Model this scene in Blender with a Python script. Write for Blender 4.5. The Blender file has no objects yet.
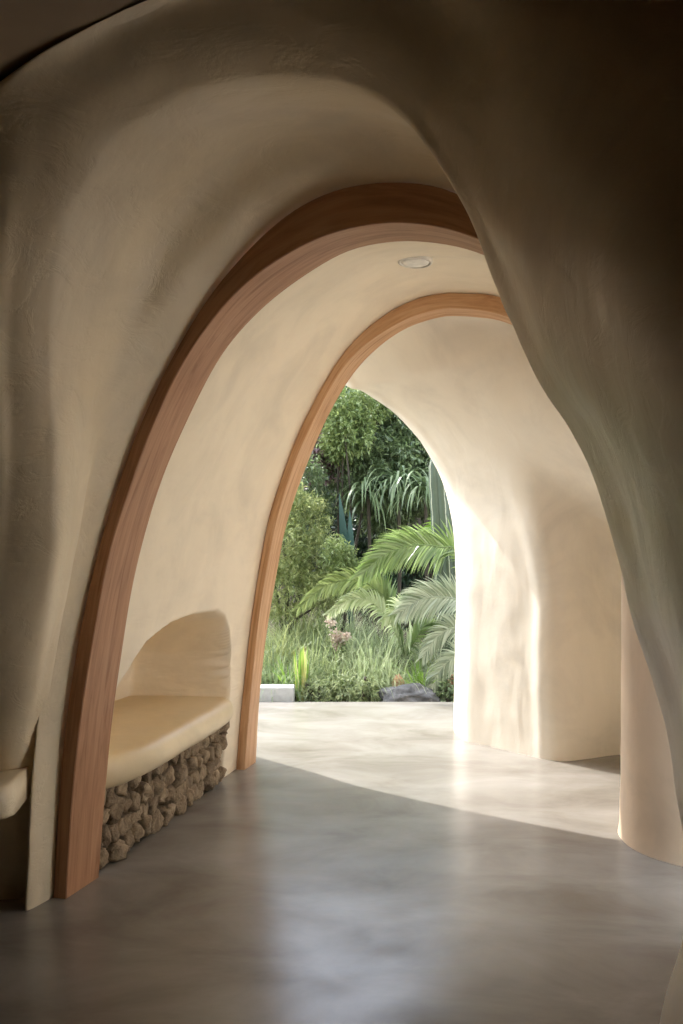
import bpy, math, random
import numpy as np
from mathutils import Vector, noise as mnoise
random.seed(7); rng = np.random.default_rng(7)
scene = bpy.context.scene
COL = scene.collection
F, CX, CY, EYE = 995.0, 341.5, 512.0, 1.5

# ------------------------------------------------------------------ helpers
def at(px, py, Y):
    """a point at distance Y along the view axis, measured off the photograph"""
    return np.array([(px-CX)/F*Y, Y, EYE+(CY-py)/F*Y])

def tag(o, label=None, cat=None, group=None, kind=None):
    if label: o['label'] = label
    if cat: o['category'] = cat
    if group: o['group'] = group
    if kind: o['kind'] = kind
    return o

def empty(name, loc):
    o = bpy.data.objects.new(name, None); COL.objects.link(o); o.location = loc; o.empty_display_size = .1
    return o

def mesh_obj(name, verts, faces, mat, parent=None, smooth=True, uvs=None, world=True):
    """verts in world coordinates; the object's origin goes to the base of its own box (or to its parent)"""
    v = np.asarray(verts, dtype=float).reshape(-1, 3)
    if parent is not None: org = np.array(parent.matrix_basis.translation) if parent.parent is None else np.array(parent.parent.matrix_basis.translation)+np.array(parent.matrix_basis.translation)
    else: org = np.array([(v[:,0].min()+v[:,0].max())/2, (v[:,1].min()+v[:,1].max())/2, v[:,2].min()])
    me = bpy.data.meshes.new(name)
    me.from_pydata((v-org).tolist(), [], faces if isinstance(faces, list) else faces.tolist())
    if smooth: me.polygons.foreach_set('use_smooth', [True]*len(me.polygons))
    if uvs is not None:
        uvl = me.uv_layers.new(name='UVMap')
        idx = np.empty(len(me.loops), dtype=np.int32); me.loops.foreach_get('vertex_index', idx)
        uvl.data.foreach_set('uv', np.asarray(uvs, dtype=np.float32)[idx].ravel())
    me.materials.append(mat); me.update()
    o = bpy.data.objects.new(name, me); COL.objects.link(o)
    if parent is not None: o.parent = parent
    else: o.location = org
    return o

def grid_faces(nr, nc, close_c=False, flip=False, off=0):
    f = []
    for i in range(nr-1):
        for j in range(nc if close_c else nc-1):
            a = off+i*nc+j; b = off+i*nc+(j+1) % nc; c = off+(i+1)*nc+(j+1) % nc; d = off+(i+1)*nc+j
            f.append((a, d, c, b) if flip else (a, b, c, d))
    return f

def catmull(P, ts):
    """centripetal-ish Catmull-Rom through P (n,k...) at parameters ts in 0..n-1"""
    P = np.asarray(P, dtype=float); n = len(P)
    i = np.clip(np.floor(ts).astype(int), 0, n-2); t = (ts-i)
    t = t.reshape((-1,)+(1,)*(P.ndim-1))
    p0 = P[np.maximum(i-1, 0)]; p1 = P[i]; p2 = P[i+1]; p3 = P[np.minimum(i+2, n-1)]
    p0 = np.where((i == 0).reshape(t.shape), 2*p1-p2, p0); p3 = np.where((i+2 > n-1).reshape(t.shape), 2*p2-p1, p3)
    return .5*((2*p1)+(-p0+p2)*t+(2*p0-5*p1+4*p2-p3)*t*t+(-p0+3*p1-3*p2+p3)*t**3)

def arclen(P):
    d = np.linalg.norm(np.diff(P, axis=0), axis=1)
    s = np.concatenate([[0], np.cumsum(d)]); return s/s[-1]

def resample(P, fr):
    """point at arclength fractions fr of polyline P"""
    s = arclen(P)
    return np.stack([np.interp(fr, s, P[:, k]) for k in range(P.shape[1])], 1)

def dense(P, m=400):
    return catmull(P, np.linspace(0, len(P)-1, m))

def smoothstep(a, b, x):
    t = np.clip((x-a)/(b-a), 0, 1); return t*t*(3-2*t)

def lumps(V, amp=.012, sc=1.6, seed=0.):
    """hand-formed waviness of the plaster"""
    out = V.copy()
    fl = out.reshape(-1, 3)
    for q in range(len(fl)):
        p = Vector(fl[q])*sc+Vector((seed, seed*.7, -seed))
        n = mnoise.noise_vector(p)
        n2 = mnoise.noise_vector(p*2.7)
        fl[q] += np.array(n)*amp+np.array(n2)*amp*.4+np.array(mnoise.noise_vector(p*6.5))*amp*.13
    return out

# ------------------------------------------------------------------ materials
def new_mat(name):
    m = bpy.data.materials.new(name); m.use_nodes = True
    nt = m.node_tree; b = nt.nodes['Principled BSDF']
    return m, nt, b

def nd(nt, t, **kw):
    n = nt.nodes.new(t)
    for k, v in kw.items():
        if k in ('inp',):
            for a, c in v.items(): n.inputs[a].default_value = c
        else: setattr(n, k, v)
    return n

def ramp(nt, stops):
    r = nt.nodes.new('ShaderNodeValToRGB'); e = r.color_ramp.elements
    while len(e) < len(stops): e.new(.5)
    for k, (p, c) in enumerate(stops):
        e[k].position = p; e[k].color = (*c, 1) if len(c) == 3 else c
    return r

def plaster(name, base, rough=.55, bump=.35, dark=.86, spec=.35, grain=(2.2, 1.2, 5.0), detail=3., trowel=.0):
    m, nt, b = new_mat(name); L = nt.links
    tc = nd(nt, 'ShaderNodeTexCoord'); ge = nd(nt, 'ShaderNodeNewGeometry')
    n1 = nd(nt, 'ShaderNodeTexNoise', inp={'Scale': 2.2, 'Detail': 6., 'Roughness': .6, 'Distortion': .6})
    L.new(ge.outputs['Position'], n1.inputs['Vector'])
    r = ramp(nt, [(.3, tuple(c*dark for c in base)), (.55, base), (.8, tuple(min(1, c*1.05) for c in base))])
    L.new(n1.outputs['Fac'], r.inputs['Fac']); L.new(r.outputs['Color'], b.inputs['Base Color'])
    mp = nd(nt, 'ShaderNodeMapping'); mp.inputs['Rotation'].default_value = (.35, .5, .3); mp.inputs['Scale'].default_value = grain
    L.new(ge.outputs['Position'], mp.inputs['Vector'])
    n2 = nd(nt, 'ShaderNodeTexNoise', inp={'Scale': 1.6, 'Detail': detail, 'Roughness': .45, 'Distortion': .35})
    L.new(mp.outputs['Vector'], n2.inputs['Vector'])
    n3 = nd(nt, 'ShaderNodeTexNoise', inp={'Scale': 45., 'Detail': 4., 'Roughness': .6})
    L.new(ge.outputs['Position'], n3.inputs['Vector'])
    b1 = nd(nt, 'ShaderNodeBump', inp={'Strength': bump, 'Distance': .06}); L.new(n2.outputs['Fac'], b1.inputs['Height'])
    b2 = nd(nt, 'ShaderNodeBump', inp={'Strength': .12, 'Distance': .004}); L.new(n3.outputs['Fac'], b2.inputs['Height']); L.new(b1.outputs['Normal'], b2.inputs['Normal'])
    last = b2
    if trowel:   # ragged trowel ridges in patches
        mp4 = nd(nt, 'ShaderNodeMapping'); mp4.inputs['Rotation'].default_value = (.2, .6, .1); mp4.inputs['Scale'].default_value = (1., 1.6, 2.4); L.new(ge.outputs['Position'], mp4.inputs['Vector'])
        n4 = nd(nt, 'ShaderNodeTexNoise', inp={'Scale': 3.2, 'Detail': 7., 'Roughness': .6, 'Distortion': .9}); L.new(mp4.outputs['Vector'], n4.inputs['Vector'])
        r4 = ramp(nt, [(.42, (0, 0, 0)), (.5, (.8, .8, .8)), (.62, (1, 1, 1))]); L.new(n4.outputs['Fac'], r4.inputs['Fac'])
        b4 = nd(nt, 'ShaderNodeBump', inp={'Strength': trowel, 'Distance': .012}); L.new(r4.outputs['Color'], b4.inputs['Height']); L.new(b2.outputs['Normal'], b4.inputs['Normal']); last = b4
    L.new(last.outputs['Normal'], b.inputs['Normal'])
    b.inputs['Roughness'].default_value = rough; b.inputs['Specular IOR Level'].default_value = spec
    return m

def wood(name, c1, c2, c3, rough=.5):
    m, nt, b = new_mat(name); L = nt.links
    uv = nd(nt, 'ShaderNodeUVMap', uv_map='UVMap')
    mp = nd(nt, 'ShaderNodeMapping'); mp.inputs['Scale'].default_value = (1.3, 16., 1)
    L.new(uv.outputs['UV'], mp.inputs['Vector'])
    n = nd(nt, 'ShaderNodeTexNoise', inp={'Scale': 1.5, 'Detail': 5., 'Roughness': .6, 'Distortion': 1.4}); L.new(mp.outputs['Vector'], n.inputs['Vector'])
    r = ramp(nt, [(.3, c1), (.5, c2), (.72, c3)]); L.new(n.outputs['Fac'], r.inputs['Fac'])
    mp2 = nd(nt, 'ShaderNodeMapping'); mp2.inputs['Scale'].default_value = (4., 160., 1); L.new(uv.outputs['UV'], mp2.inputs['Vector'])
    n2 = nd(nt, 'ShaderNodeTexNoise', inp={'Scale': 1.5, 'Detail': 3.}); L.new(mp2.outputs['Vector'], n2.inputs['Vector'])
    mx = nd(nt, 'ShaderNodeMix', data_type='RGBA', blend_type='MULTIPLY'); mx.inputs[0].default_value = .25
    L.new(r.outputs['Color'], mx.inputs[6]); L.new(n2.outputs['Fac'], mx.inputs[7])
    L.new(mx.outputs[2], b.inputs['Base Color'])
    bp = nd(nt, 'ShaderNodeBump', inp={'Strength': .12, 'Distance': .003}); L.new(n2.outputs['Fac'], bp.inputs['Height']); L.new(bp.outputs['Normal'], b.inputs['Normal'])
    b.inputs['Roughness'].default_value = rough; b.inputs['Specular IOR Level'].default_value = .35
    return m

def concrete_floor():
    m, nt, b = new_mat('polished concrete'); L = nt.links
    ge = nd(nt, 'ShaderNodeNewGeometry')
    mp = nd(nt, 'ShaderNodeMapping'); mp.inputs['Rotation'].default_value = (0, 0, .5); mp.inputs['Scale'].default_value = (1., 1.7, 1); L.new(ge.outputs['Position'], mp.inputs['Vector'])
    n = nd(nt, 'ShaderNodeTexNoise', inp={'Scale': 1.5, 'Detail': 9., 'Roughness': .62, 'Distortion': .5}); L.new(mp.outputs['Vector'], n.inputs['Vector'])
    r = ramp(nt, [(.3, (.16, .141, .114)), (.5, (.23, .21, .18)), (.7, (.29, .272, .242))])
    L.new(n.outputs['Fac'], r.inputs['Fac']); L.new(r.outputs['Color'], b.inputs['Base Color'])
    n2 = nd(nt, 'ShaderNodeTexNoise', inp={'Scale': 2.2, 'Detail': 8., 'Roughness': .6, 'Distortion': .3}); L.new(mp.outputs['Vector'], n2.inputs['Vector'])
    mr = nd(nt, 'ShaderNodeMapRange', inp={'From Min': .3, 'From Max': .7, 'To Min': .15, 'To Max': .85}); L.new(n2.outputs['Fac'], mr.inputs['Value']); L.new(mr.outputs['Result'], b.inputs['Specular IOR Level'])
    bp = nd(nt, 'ShaderNodeBump', inp={'Strength': .03, 'Distance': .01}); L.new(n2.outputs['Fac'], bp.inputs['Height']); L.new(bp.outputs['Normal'], b.inputs['Normal'])
    b.inputs['Roughness'].default_value = .27
    return m

def stone_mat(name, c1, c2, c3, sc=9., bump=.8, rough=.9):
    m, nt, b = new_mat(name); L = nt.links
    ge = nd(nt, 'ShaderNodeNewGeometry')
    n = nd(nt, 'ShaderNodeTexNoise', inp={'Scale': sc, 'Detail': 8., 'Roughness': .7, 'Distortion': .8}); L.new(ge.outputs['Position'], n.inputs['Vector'])
    r = ramp(nt, [(.3, c1), (.5, c2), (.72, c3)]); L.new(n.outputs['Fac'], r.inputs['Fac'])
    mx = nd(nt, 'ShaderNodeMix', data_type='RGBA', blend_type='MULTIPLY'); mx.inputs[0].default_value = .5
    rr = ramp(nt, [(0, (.45, .42, .4)), (1, (1, 1, 1))]); L.new(ge.outputs['Random Per Island'], rr.inputs['Fac'])
    L.new(r.outputs['Color'], mx.inputs[6]); L.new(rr.outputs['Color'], mx.inputs[7]); L.new(mx.outputs[2], b.inputs['Base Color'])
    n2 = nd(nt, 'ShaderNodeTexNoise', inp={'Scale': sc*3, 'Detail': 8., 'Roughness': .7}); L.new(ge.outputs['Position'], n2.inputs['Vector'])
    bp = nd(nt, 'ShaderNodeBump', inp={'Strength': bump, 'Distance': .02}); L.new(n2.outputs['Fac'], bp.inputs['Height']); L.new(bp.outputs['Normal'], b.inputs['Normal'])
    b.inputs['Roughness'].default_value = rough
    return m

def leaf_mat(name, c1, c2, trans=.35, rough=.38, spec=.5, sat=1.):
    """leaf tissue: two greens spread leaf by leaf, some light passing through"""
    m, nt, b = new_mat(name); L = nt.links
    ge = nd(nt, 'ShaderNodeNewGeometry')
    r = ramp(nt, [(0, c1), (1, c2)]); L.new(ge.outputs['Random Per Island'], r.inputs['Fac'])
    L.new(r.outputs['Color'], b.inputs['Base Color'])
    b.inputs['Roughness'].default_value = rough; b.inputs['Specular IOR Level'].default_value = spec
    tr = nd(nt, 'ShaderNodeBsdfTranslucent')
    hs = nd(nt, 'ShaderNodeHueSaturation', inp={'Hue': .49, 'Saturation': 1.0, 'Value': 1.4}); L.new(r.outputs['Color'], hs.inputs['Color']); L.new(hs.outputs['Color'], tr.inputs['Color'])
    mx = nd(nt, 'ShaderNodeMixShader'); mx.inputs[0].default_value = trans
    L.new(b.outputs['BSDF'], mx.inputs[1]); L.new(tr.outputs['BSDF'], mx.inputs[2])
    L.new(mx.outputs['Shader'], nt.nodes['Material Output'].inputs['Surface'])
    return m

def plain(name, c, rough=.6, bumpscale=None, bump=.2, spec=.4, var=.12):
    m, nt, b = new_mat(name); L = nt.links
    ge = nd(nt, 'ShaderNodeNewGeometry')
    n = nd(nt, 'ShaderNodeTexNoise', inp={'Scale': bumpscale or 12., 'Detail': 5.}); L.new(ge.outputs['Position'], n.inputs['Vector'])
    r = ramp(nt, [(.3, tuple(x*(1-var) for x in c)), (.7, tuple(min(1, x*(1+var)) for x in c))]); L.new(n.outputs['Fac'], r.inputs['Fac']); L.new(r.outputs['Color'], b.inputs['Base Color'])
    bp = nd(nt, 'ShaderNodeBump', inp={'Strength': bump, 'Distance': .01}); L.new(n.outputs['Fac'], bp.inputs['Height']); L.new(bp.outputs['Normal'], b.inputs['Normal'])
    b.inputs['Roughness'].default_value = rough; b.inputs['Specular IOR Level'].default_value = spec
    return m

PL = (.85, .75, .58)
M_near = plaster('rough lime plaster', (.85, .735, .535), .42, .3, spec=.5, grain=(1.5, 1.8, 1.2), detail=5., trowel=.17)
M_room = plaster('darkened room plaster', (.36, .27, .18), .7, .15)  # room plaster darkened in colour so less light bounces onto the near wall
M_mid = plaster('troweled lime plaster', PL, .5, .3)
M_bounce_wall = plain('added bounce wall white', (.88, .86, .80), .8, 8., .3, var=.03)  # for the added wall that reflects sun into the corridor
M_bounce_floor = plain('added bounce floor white', (.80, .77, .70), .8, 3., .1, var=.05)  # for the added slab that throws light upward
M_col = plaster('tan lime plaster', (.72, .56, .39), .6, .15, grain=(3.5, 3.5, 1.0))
M_far = plaster('pale lime plaster', (.82, .75, .62), .65, .2, grain=(3.5, 3.5, 1.0))
M_seat = plaster('honed plaster seat', (.76, .63, .41), .35, .15)
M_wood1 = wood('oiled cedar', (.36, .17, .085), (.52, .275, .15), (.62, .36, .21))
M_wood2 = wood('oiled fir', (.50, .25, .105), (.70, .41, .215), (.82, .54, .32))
M_floor = concrete_floor()
M_stone = stone_mat('rubble stone', (.11, .075, .045), (.32, .235, .145), (.56, .44, .29), 14.)
M_mortar = plain('earth mortar', (.12, .09, .06), .95)
M_rock = stone_mat('grey rock', (.04, .04, .04), (.11, .11, .11), (.26, .26, .265), 6.)
M_soil = plain('garden soil', (.05, .038, .022), .95, 6., .6)
M_curb = plain('cast concrete curb', (.40, .40, .385), .8, 20.)
M_trim = plain('white enamel', (.78, .74, .66), .4, 30., .02)
M_lens = plain('frosted lens', (.85, .83, .76), .5, 30., .02)
M_bark = plain('plant stem bark', (.06, .05, .035), .9, 30., .5)
L_gloss = leaf_mat('glossy leaf', (.06, .10, .035), (.24, .31, .14), .3, .28, .8)
L_lime = leaf_mat('young leaf', (.11, .165, .045), (.25, .31, .11), .3, .4)
L_feather = leaf_mat('feathery leaf', (.13, .18, .05), (.38, .41, .17), .35, .5)
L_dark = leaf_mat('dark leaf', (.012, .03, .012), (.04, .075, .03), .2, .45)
L_palm = leaf_mat('palm leaflet', (.085, .15, .035), (.22, .31, .10), .38, .3, .8)
L_silver = leaf_mat('silvery leaflet', (.12, .17, .09), (.42, .47, .34), .3, .3, .8)
L_pale = leaf_mat('pale grass blade', (.26, .34, .15), (.52, .57, .36), .35, .5)
L_grass = leaf_mat('green grass blade', (.12, .17, .06), (.36, .41, .20), .35, .45)
L_bright = leaf_mat('bright strap leaf', (.12, .24, .03), (.28, .42, .08), .4, .35)
L_strap = leaf_mat('olive strap leaf', (.07, .12, .04), (.24, .31, .15), .25, .35, .6)
L_yellow = leaf_mat('cream edged blade', (.50, .48, .14), (.70, .64, .30), .3, .4)
L_plum = leaf_mat('plum leaf', (.12, .06, .06), (.32, .22, .22), .3, .4)
L_pink = leaf_mat('pale pink petal', (.42, .32, .27), (.62, .54, .45), .35, .6)
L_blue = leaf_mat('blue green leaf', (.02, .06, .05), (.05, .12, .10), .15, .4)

# ------------------------------------------------------------------ the two wooden arches: measured profiles
TH = math.radians(15); SL = math.tan(TH); E1 = np.array([math.cos(TH), -math.sin(TH), 0]); DV = np.array([math.sin(TH), math.cos(TH), 0])
def on_plane(pts, c):
    out = []
    for px, py in pts:
        a = (px-CX)/F; y = c/(1+SL*a); out.append([a*y/math.cos(TH), EYE+(CY-py)/F*y])   # (u, z) in the arch's own plane
    return np.array(out)
def full_profile(pts, c):
    """complete the arch: right half mirrored about the crown, foot on the floor"""
    P = on_plane(pts, c); k = int(np.argmax(P[:, 1])); ua = P[k, 0]
    # crown by parabola through three points
    if 0 < k < len(P)-1:
        co = np.polyfit(P[k-1:k+2, 0], P[k-1:k+2, 1], 2); ua = -co[1]/(2*co[0])
    left = P[P[:, 0] < ua-.02]; left[0, 1] = 0.
    seen = P[P[:, 0] > ua+.02]
    mir = left[::-1].copy(); mir[:, 0] = 2*ua-mir[:, 0]
    last = seen[-1, 0] if len(seen) else ua
    zoff = 0
    if len(seen):
        zm = np.interp(last, mir[:, 0], mir[:, 1]); zoff = seen[-1, 1]-zm
    m2 = mir[mir[:, 0] > last+.12].copy()
    m2[:, 1] += zoff*np.clip(m2[:, 1]/2.4, 0, 1)**2
    full = np.vstack([left, [[ua, P[k, 1]]], seen, m2]) if True else None
    d = dense(full, 300)
    # light smoothing
    for _ in range(40): d[1:-1] = (d[:-2]+2*d[1:-1]+d[2:])/4
    return resample(d, np.linspace(0, 1, 161))
def w3(P, c):
    """(u,z) in the plane y = c - x tan15 -> world"""
    x = P[:, 0]*math.cos(TH); return np.stack([x, c-SL*x, P[:, 1]], 1)

A1_FI = [(65.8,899),(70,829),(74.5,771),(83,700),(94,634),(103.4,580),(115,531),(128,494),(143,449),(160,410),(179,368),(208.6,324),(238,289),(276,260),(314,239),(349,228),(378.5,223),(405,222.4),(437,226),(478,237.6)]
A1_BI = [(99,877),(104.5,803),(107.7,771),(111,732),(115,700),(124,640),(130,599),(138.6,559),(148,524),(157,494),(171,456),(188,420),(214,365),(238,333),(267,303.5),(296,281.5),(323,264),(349,249.5),(378.6,243.5),(408,241),(437,243),(481,251)]
A1_FO = [(53,898),(60,771),(68,700),(79,634),(91,578),(103,531),(115,494),(127,456),(148,406),(167.6,365),(194,318),(223,277),(258,239),(290.5,211),(326,193),(349,186.5),(378.6,182),(408,182),(449,188)]
A2_FI = [(244.4,770),(250.5,696),(256.6,637.6),(261.5,598.5),(272,541),(279,510.6),(289,479),(297,456),(308.6,430.5),(322,403),(338.5,373),(358,350),(384.4,331),(413.7,315),(443,308.5),(472,309),(507,315)]
A2_BI = [(256,762),(259,702),(265,645),(271,606),(281,551),(285,530),(295,497),(306.6,465.7),(322,428.6),(335,403),(352,375),(370,354.7),(393,335.7),(416.6,323.4),(443,316.7),(472,316.7),(507,322.5)]
A2_FO = [(236,770),(240.7,710.7),(247,657),(251.7,613),(264,540),(270.5,510.6),(279,485),(289,456),(302.7,422.7),(318,394),(337.6,359),(364,330),(393,309),(422.5,296),(452,292.7),(481,294),(500,296)]
C1F, C1B, C2F, C2B = 3.570, 3.822, 5.634, 5.832
fi1, bi1, fo1 = full_profile(A1_FI, C1F), full_profile(A1_BI, C1B), full_profile(A1_FO, C1F)
fi2, bi2, fo2 = full_profile(A2_FI, C2F), full_profile(A2_BI, C2B), full_profile(A2_FO, C2F)

def wooden_arch(fi, bi, fo, cf, cb, mat, label):
    FI, BI, FO = w3(fi, cf), w3(bi, cb), w3(fo, cf)
    BO = FO+(BI-FI)
    n = len(FI); V = []; UV = []; faces = []
    s = arclen(FI)*6.2
    # four faces as separate strips with a small eased edge between them
    loops = [(FI, BI), (BI, BO), (BO, FO), (FO, FI)]
    off = 0; vv = 0.
    rows = []
    ctr = (FI+BI+FO+BO)/4
    for (a, b) in loops:
        w = np.linalg.norm(b-a, axis=1).mean(); e = .004
        d = (b-a)/np.maximum(np.linalg.norm(b-a, axis=1, keepdims=True), 1e-6)
        for k, q in enumerate((a+d*e, a*.5+b*.5, b-d*e)):
            rows.append(q); UV += list(zip(s, [vv+w*k/2]*n))
        vv += w+.05
    V = np.vstack(rows); nr = len(rows)
    for i in range(nr):
        i2 = (i+1) % nr
        for j in range(n-1):
            faces.append((i*n+j, i2*n+j, i2*n+j+1, i*n+j+1))
    faces.append([i*n for i in range(nr)]); faces.append([i*n+n-1 for i in range(nr)][::-1])
    o = mesh_obj('wooden_arch', V, faces, mat, smooth=False, uvs=UV)
    return tag(o, label, 'arch', 'curved timber arches')
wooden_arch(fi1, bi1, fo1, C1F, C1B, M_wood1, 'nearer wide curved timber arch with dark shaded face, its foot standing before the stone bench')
wooden_arch(fi2, bi2, fo2, C2F, C2B, M_wood2, 'farther slimmer orange brown timber arch framing the sunlit entry and the garden')

# ------------------------------------------------------------------ near plaster shell (the throat in front of the first arch)
Cpx = [(6,900,3.86),(6,820,3.80),(20,740,3.68),(42,650,3.54),(58,550,3.38),(62,450,3.28),(60,370,3.2),(66,280,3.12),(90,200,3.05),(135,135,3.0),(195,97,2.95),(265,82,2.9),(325,86,2.85),(370,99,2.81),(403,122,2.78),(433,158,2.76),
       (452,187,2.75),(468,214,2.74),(481,246,2.73),(496,287,2.72),(513,326,2.71),(540,382,2.70),(567,424,2.68),(590,468,2.67),(608,514,2.66),(621,562,2.65),(636,622,2.64),(656,682,2.63),(670,734,2.62),(678,790,2.61),(684,850,2.60),(686,905,2.60),(682,950,2.60),(667,1000,2.60),(648,1086,2.60)]
Dpx = [(-90,900,4.2),(-90,820,4.2),(-70,720,3.75),(-35,640,3.5),(-8,550,3.36),(0,450,3.22),(0,360,3.12),(8,260,3.02),(35,165,2.94),(90,85,2.88),(165,38,2.82),(250,15,2.76),(330,8,2.70),(390,15,2.65),(440,35,2.61),(480,65,2.58),
       (510,100,2.55),(535,140,2.53),(558,180,2.50),(580,220,2.47),(602,262,2.44),(630,312,2.40),(655,362,2.36),(678,415,2.32),(700,465,2.28),(720,520,2.24),(742,590,2.20),(765,660,2.17),(785,730,2.15),(800,800,2.13),(812,870,2.12),(818,930,2.12),(818,990,2.12),(812,1060,2.12),(805,1215,2.12)]
Epx = [(-420,930,3.6),(-420,820,3.6),(-400,720,3.5),(-370,600,3.4),(-330,500,3.3),(-300,400,3.2),(-260,300,3.1),(-190,215,2.95),(-90,150,2.85),(0,96,2.78),(90,44,2.72),(180,4,2.66),(270,-25,2.6),(350,-45,2.52),(430,-55,2.44),(510,-50,2.36),
       (580,-35,2.28),(640,-10,2.2),(700,20,2.14),(750,60,2.08),(800,100,2.02),(850,150,1.96),(900,210,1.9),(940,270,1.86),(970,330,1.82),(1000,400,1.78),(1030,480,1.74),(1050,560,1.72),(1070,650,1.7),(1085,740,1.7),(1095,830,1.7),(1100,930,1.7),(1100,1030,1.7),(1100,1150,1.7),(1100,1390,1.7)]
C = np.array([at(*p) for p in Cpx]); D = np.array([at(*p) for p in Dpx]); E = np.array([at(*p) for p in Epx])
for R in (C, D, E): R[0, 2] = 0; R[-1, 2] = 0
fr = arclen(C)
A = resample(w3(fo1, C1F), fr)
def wood_in(P, r, c):
    """push an arch line outward by r so that plaster and timber meet without a gap"""
    Q = P.copy(); cen = np.array([P[:, 0].mean(), P[:, 1].mean(), 1.0]); d = Q-cen; d[:, 1] = 0
    d /= np.linalg.norm(d, axis=1, keepdims=True); Q += d*r; return Q
A0 = A+DV*.06; A0 = wood_in(A0, .004, 0)
A1 = wood_in(A-DV*.03, .01, 0)
hz = smoothstep(1.0, 2.3, A[:, 2])[:, None]
def bulge(P, lo, hi): return P+(wood_in(P, 1., 0)-P)*(lo+(hi-lo)*hz)
out = bulge(A, .04, .055)-DV*.13
B = bulge(A*.6+C*.4, .02, .075); B2 = bulge(A*.28+C*.72, .005, .03)
# right of the crest the wall runs back towards the viewer almost along the line of sight
wi = smoothstep(14, 23, np.arange(len(C)))
Cr = np.array([at(p[0]+26+16*q, p[1]-4*q, p[2]-.06-.80*q) for p, q in zip(Cpx, wi)])
Dr = np.array([at(p[0]+25*q, p[1], p[2]*(1-q)+1.42*q) for p, q in zip(Dpx, wi)])
Er = np.array([at(p[0]*(1+.2*q), p[1], (p[2]+.03)*(1-q)+1.05*q) for p, q in zip(Epx, wi)])
for R in (Cr, Dr, Er): R[0, 2] = 0; R[-1, 2] = 0
D = Dr; E = Er
Cm = (C*.5+D*.5-DV*.10)*(1-wi[:, None])+Cr*wi[:, None]
Cs = (C*.85+D*.15-DV*.055)*(1-wi[:, None])+(C*.6+Cr*.4+E1*.012)*wi[:, None]
rings = [A0, A1, out, B, B2, C, Cs, Cm, D-DV*.125, D*.6+E*.4-DV*.15, D*.3+E*.7-DV*.10, E]
# on the right the surface turns towards the viewer: keep the crest of the edge crisp
nS = 9*(len(C)-1)+1
ts = np.linspace(0, len(C)-1, nS)
R3 = np.stack([catmull(r, ts) for r in rings])
tr_ = np.linspace(0, len(rings)-1, 90)
G = catmull(R3, tr_)
Gl = lumps(G, .013, 1.9, 3.1)
wgt = smoothstep(0, 2.2, tr_)[:, None, None]
G = G*(1-wgt)+Gl*wgt
G[:, 0, 2] = -.01; G[:, -1, 2] = -.01
def open_faces(G, test, flip=False):
    """grid faces without those whose centre lies in an opening"""
    nr, nc = G.shape[:2]; fs = grid_faces(nr, nc, flip=flip); fl = G.reshape(-1, 3)
    cc = fl[np.array(fs)].mean(axis=1); keep = ~test(cc)
    return [f for f, k in zip(fs, keep) if k]
tag(mesh_obj('wall_near', G.reshape(-1, 3), grid_faces(G.shape[0], G.shape[1]), M_near), kind='structure')
# the room the viewer stands in: walls and ceiling from the crease back behind the camera
Ee = G[-1]
cen = np.array([.3, 0, 1.2])
def room_ring(y, sx, sz, cx=-.1):
    k = Ee.copy(); k[:, 0] = (k[:, 0]-.2)*sx+.2+cx; k[:, 2] = k[:, 2]*sz; k[:, 1] = y+(k[:, 1]-2.5)*.3; return k
rr = [Ee, Ee*.7+room_ring(1.6, 1.15, 1.02)*.3, room_ring(1.4, 1.25, 1.03), room_ring(.2, 1.5, 1.05), room_ring(-1.2, 1.5, 1.05), room_ring(-2.4, 1.2, 1.0), room_ring(-3.0, .6, .8), room_ring(-3.1, .02, .02)]
G = catmull(np.stack(rr), np.linspace(0, len(rr)-1, 50)); G[:, :, 2] = np.maximum(G[:, :, 2], -.01)
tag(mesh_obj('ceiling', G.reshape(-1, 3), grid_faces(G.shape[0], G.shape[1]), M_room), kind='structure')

# ------------------------------------------------------------------ vault between the two arches, with the bench niche
K0 = wood_in(w3(bi1, C1B)-DV*.05, .012, 0); K1 = w3(fo2, C2F)+DV*.03
# finer sampling on the left leg where the niche is
frv = np.concatenate([np.linspace(0, .26, 190), np.linspace(.26, 1, 190)[1:]])
K0 = resample(K0, frv); K1 = resample(K1, frv); nv = 210
sv = np.linspace(0, 1, nv)
G = np.stack([K0*(1-s)+K1*s for s in sv])
cenv = np.stack([np.array([K0[:, 0].mean()*(1-s)+K1[:, 0].mean()*s, K0[:, 1].mean()*(1-s)+K1[:, 1].mean()*s, 1.0]) for s in sv])[:, None, :]
dd = G-cenv; dd[..., 1] = dd[..., 0]*-SL; dd /= np.linalg.norm(dd, axis=2, keepdims=True)
G += dd*(np.sin(sv*math.pi)**.7*.045)[:, None, None]
Gl = lumps(G, .014, 1.7, 8.); w = smoothstep(0, .12, sv)*smoothstep(1, .9, sv)
G = G*(1-w[:, None, None])+Gl*w[:, None, None]
NY = [3.85,4.0,4.15,4.39,4.7,5.0,5.29,5.42,5.50,5.56,5.60]; NZ = [.50,.66,.80,.93,.985,1.0,.985,.94,.86,.74,.45]
left = (np.arange(G.shape[1]) < 200)[None, :]
y, z = G[..., 1], G[..., 2]
dtop = np.interp(y, NY, NZ)-z; dr = 5.60-y; dl = y-3.9
dist = np.minimum(np.minimum(dtop*.8, dr), dl)
m = smoothstep(0.0, .085, dist)*left
G += (np.array([-.976, .22, 0])*.56)[None, None, :]*m[..., None]
G[:, 0, 2] = -.01; G[:, -1, 2] = -.01
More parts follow.
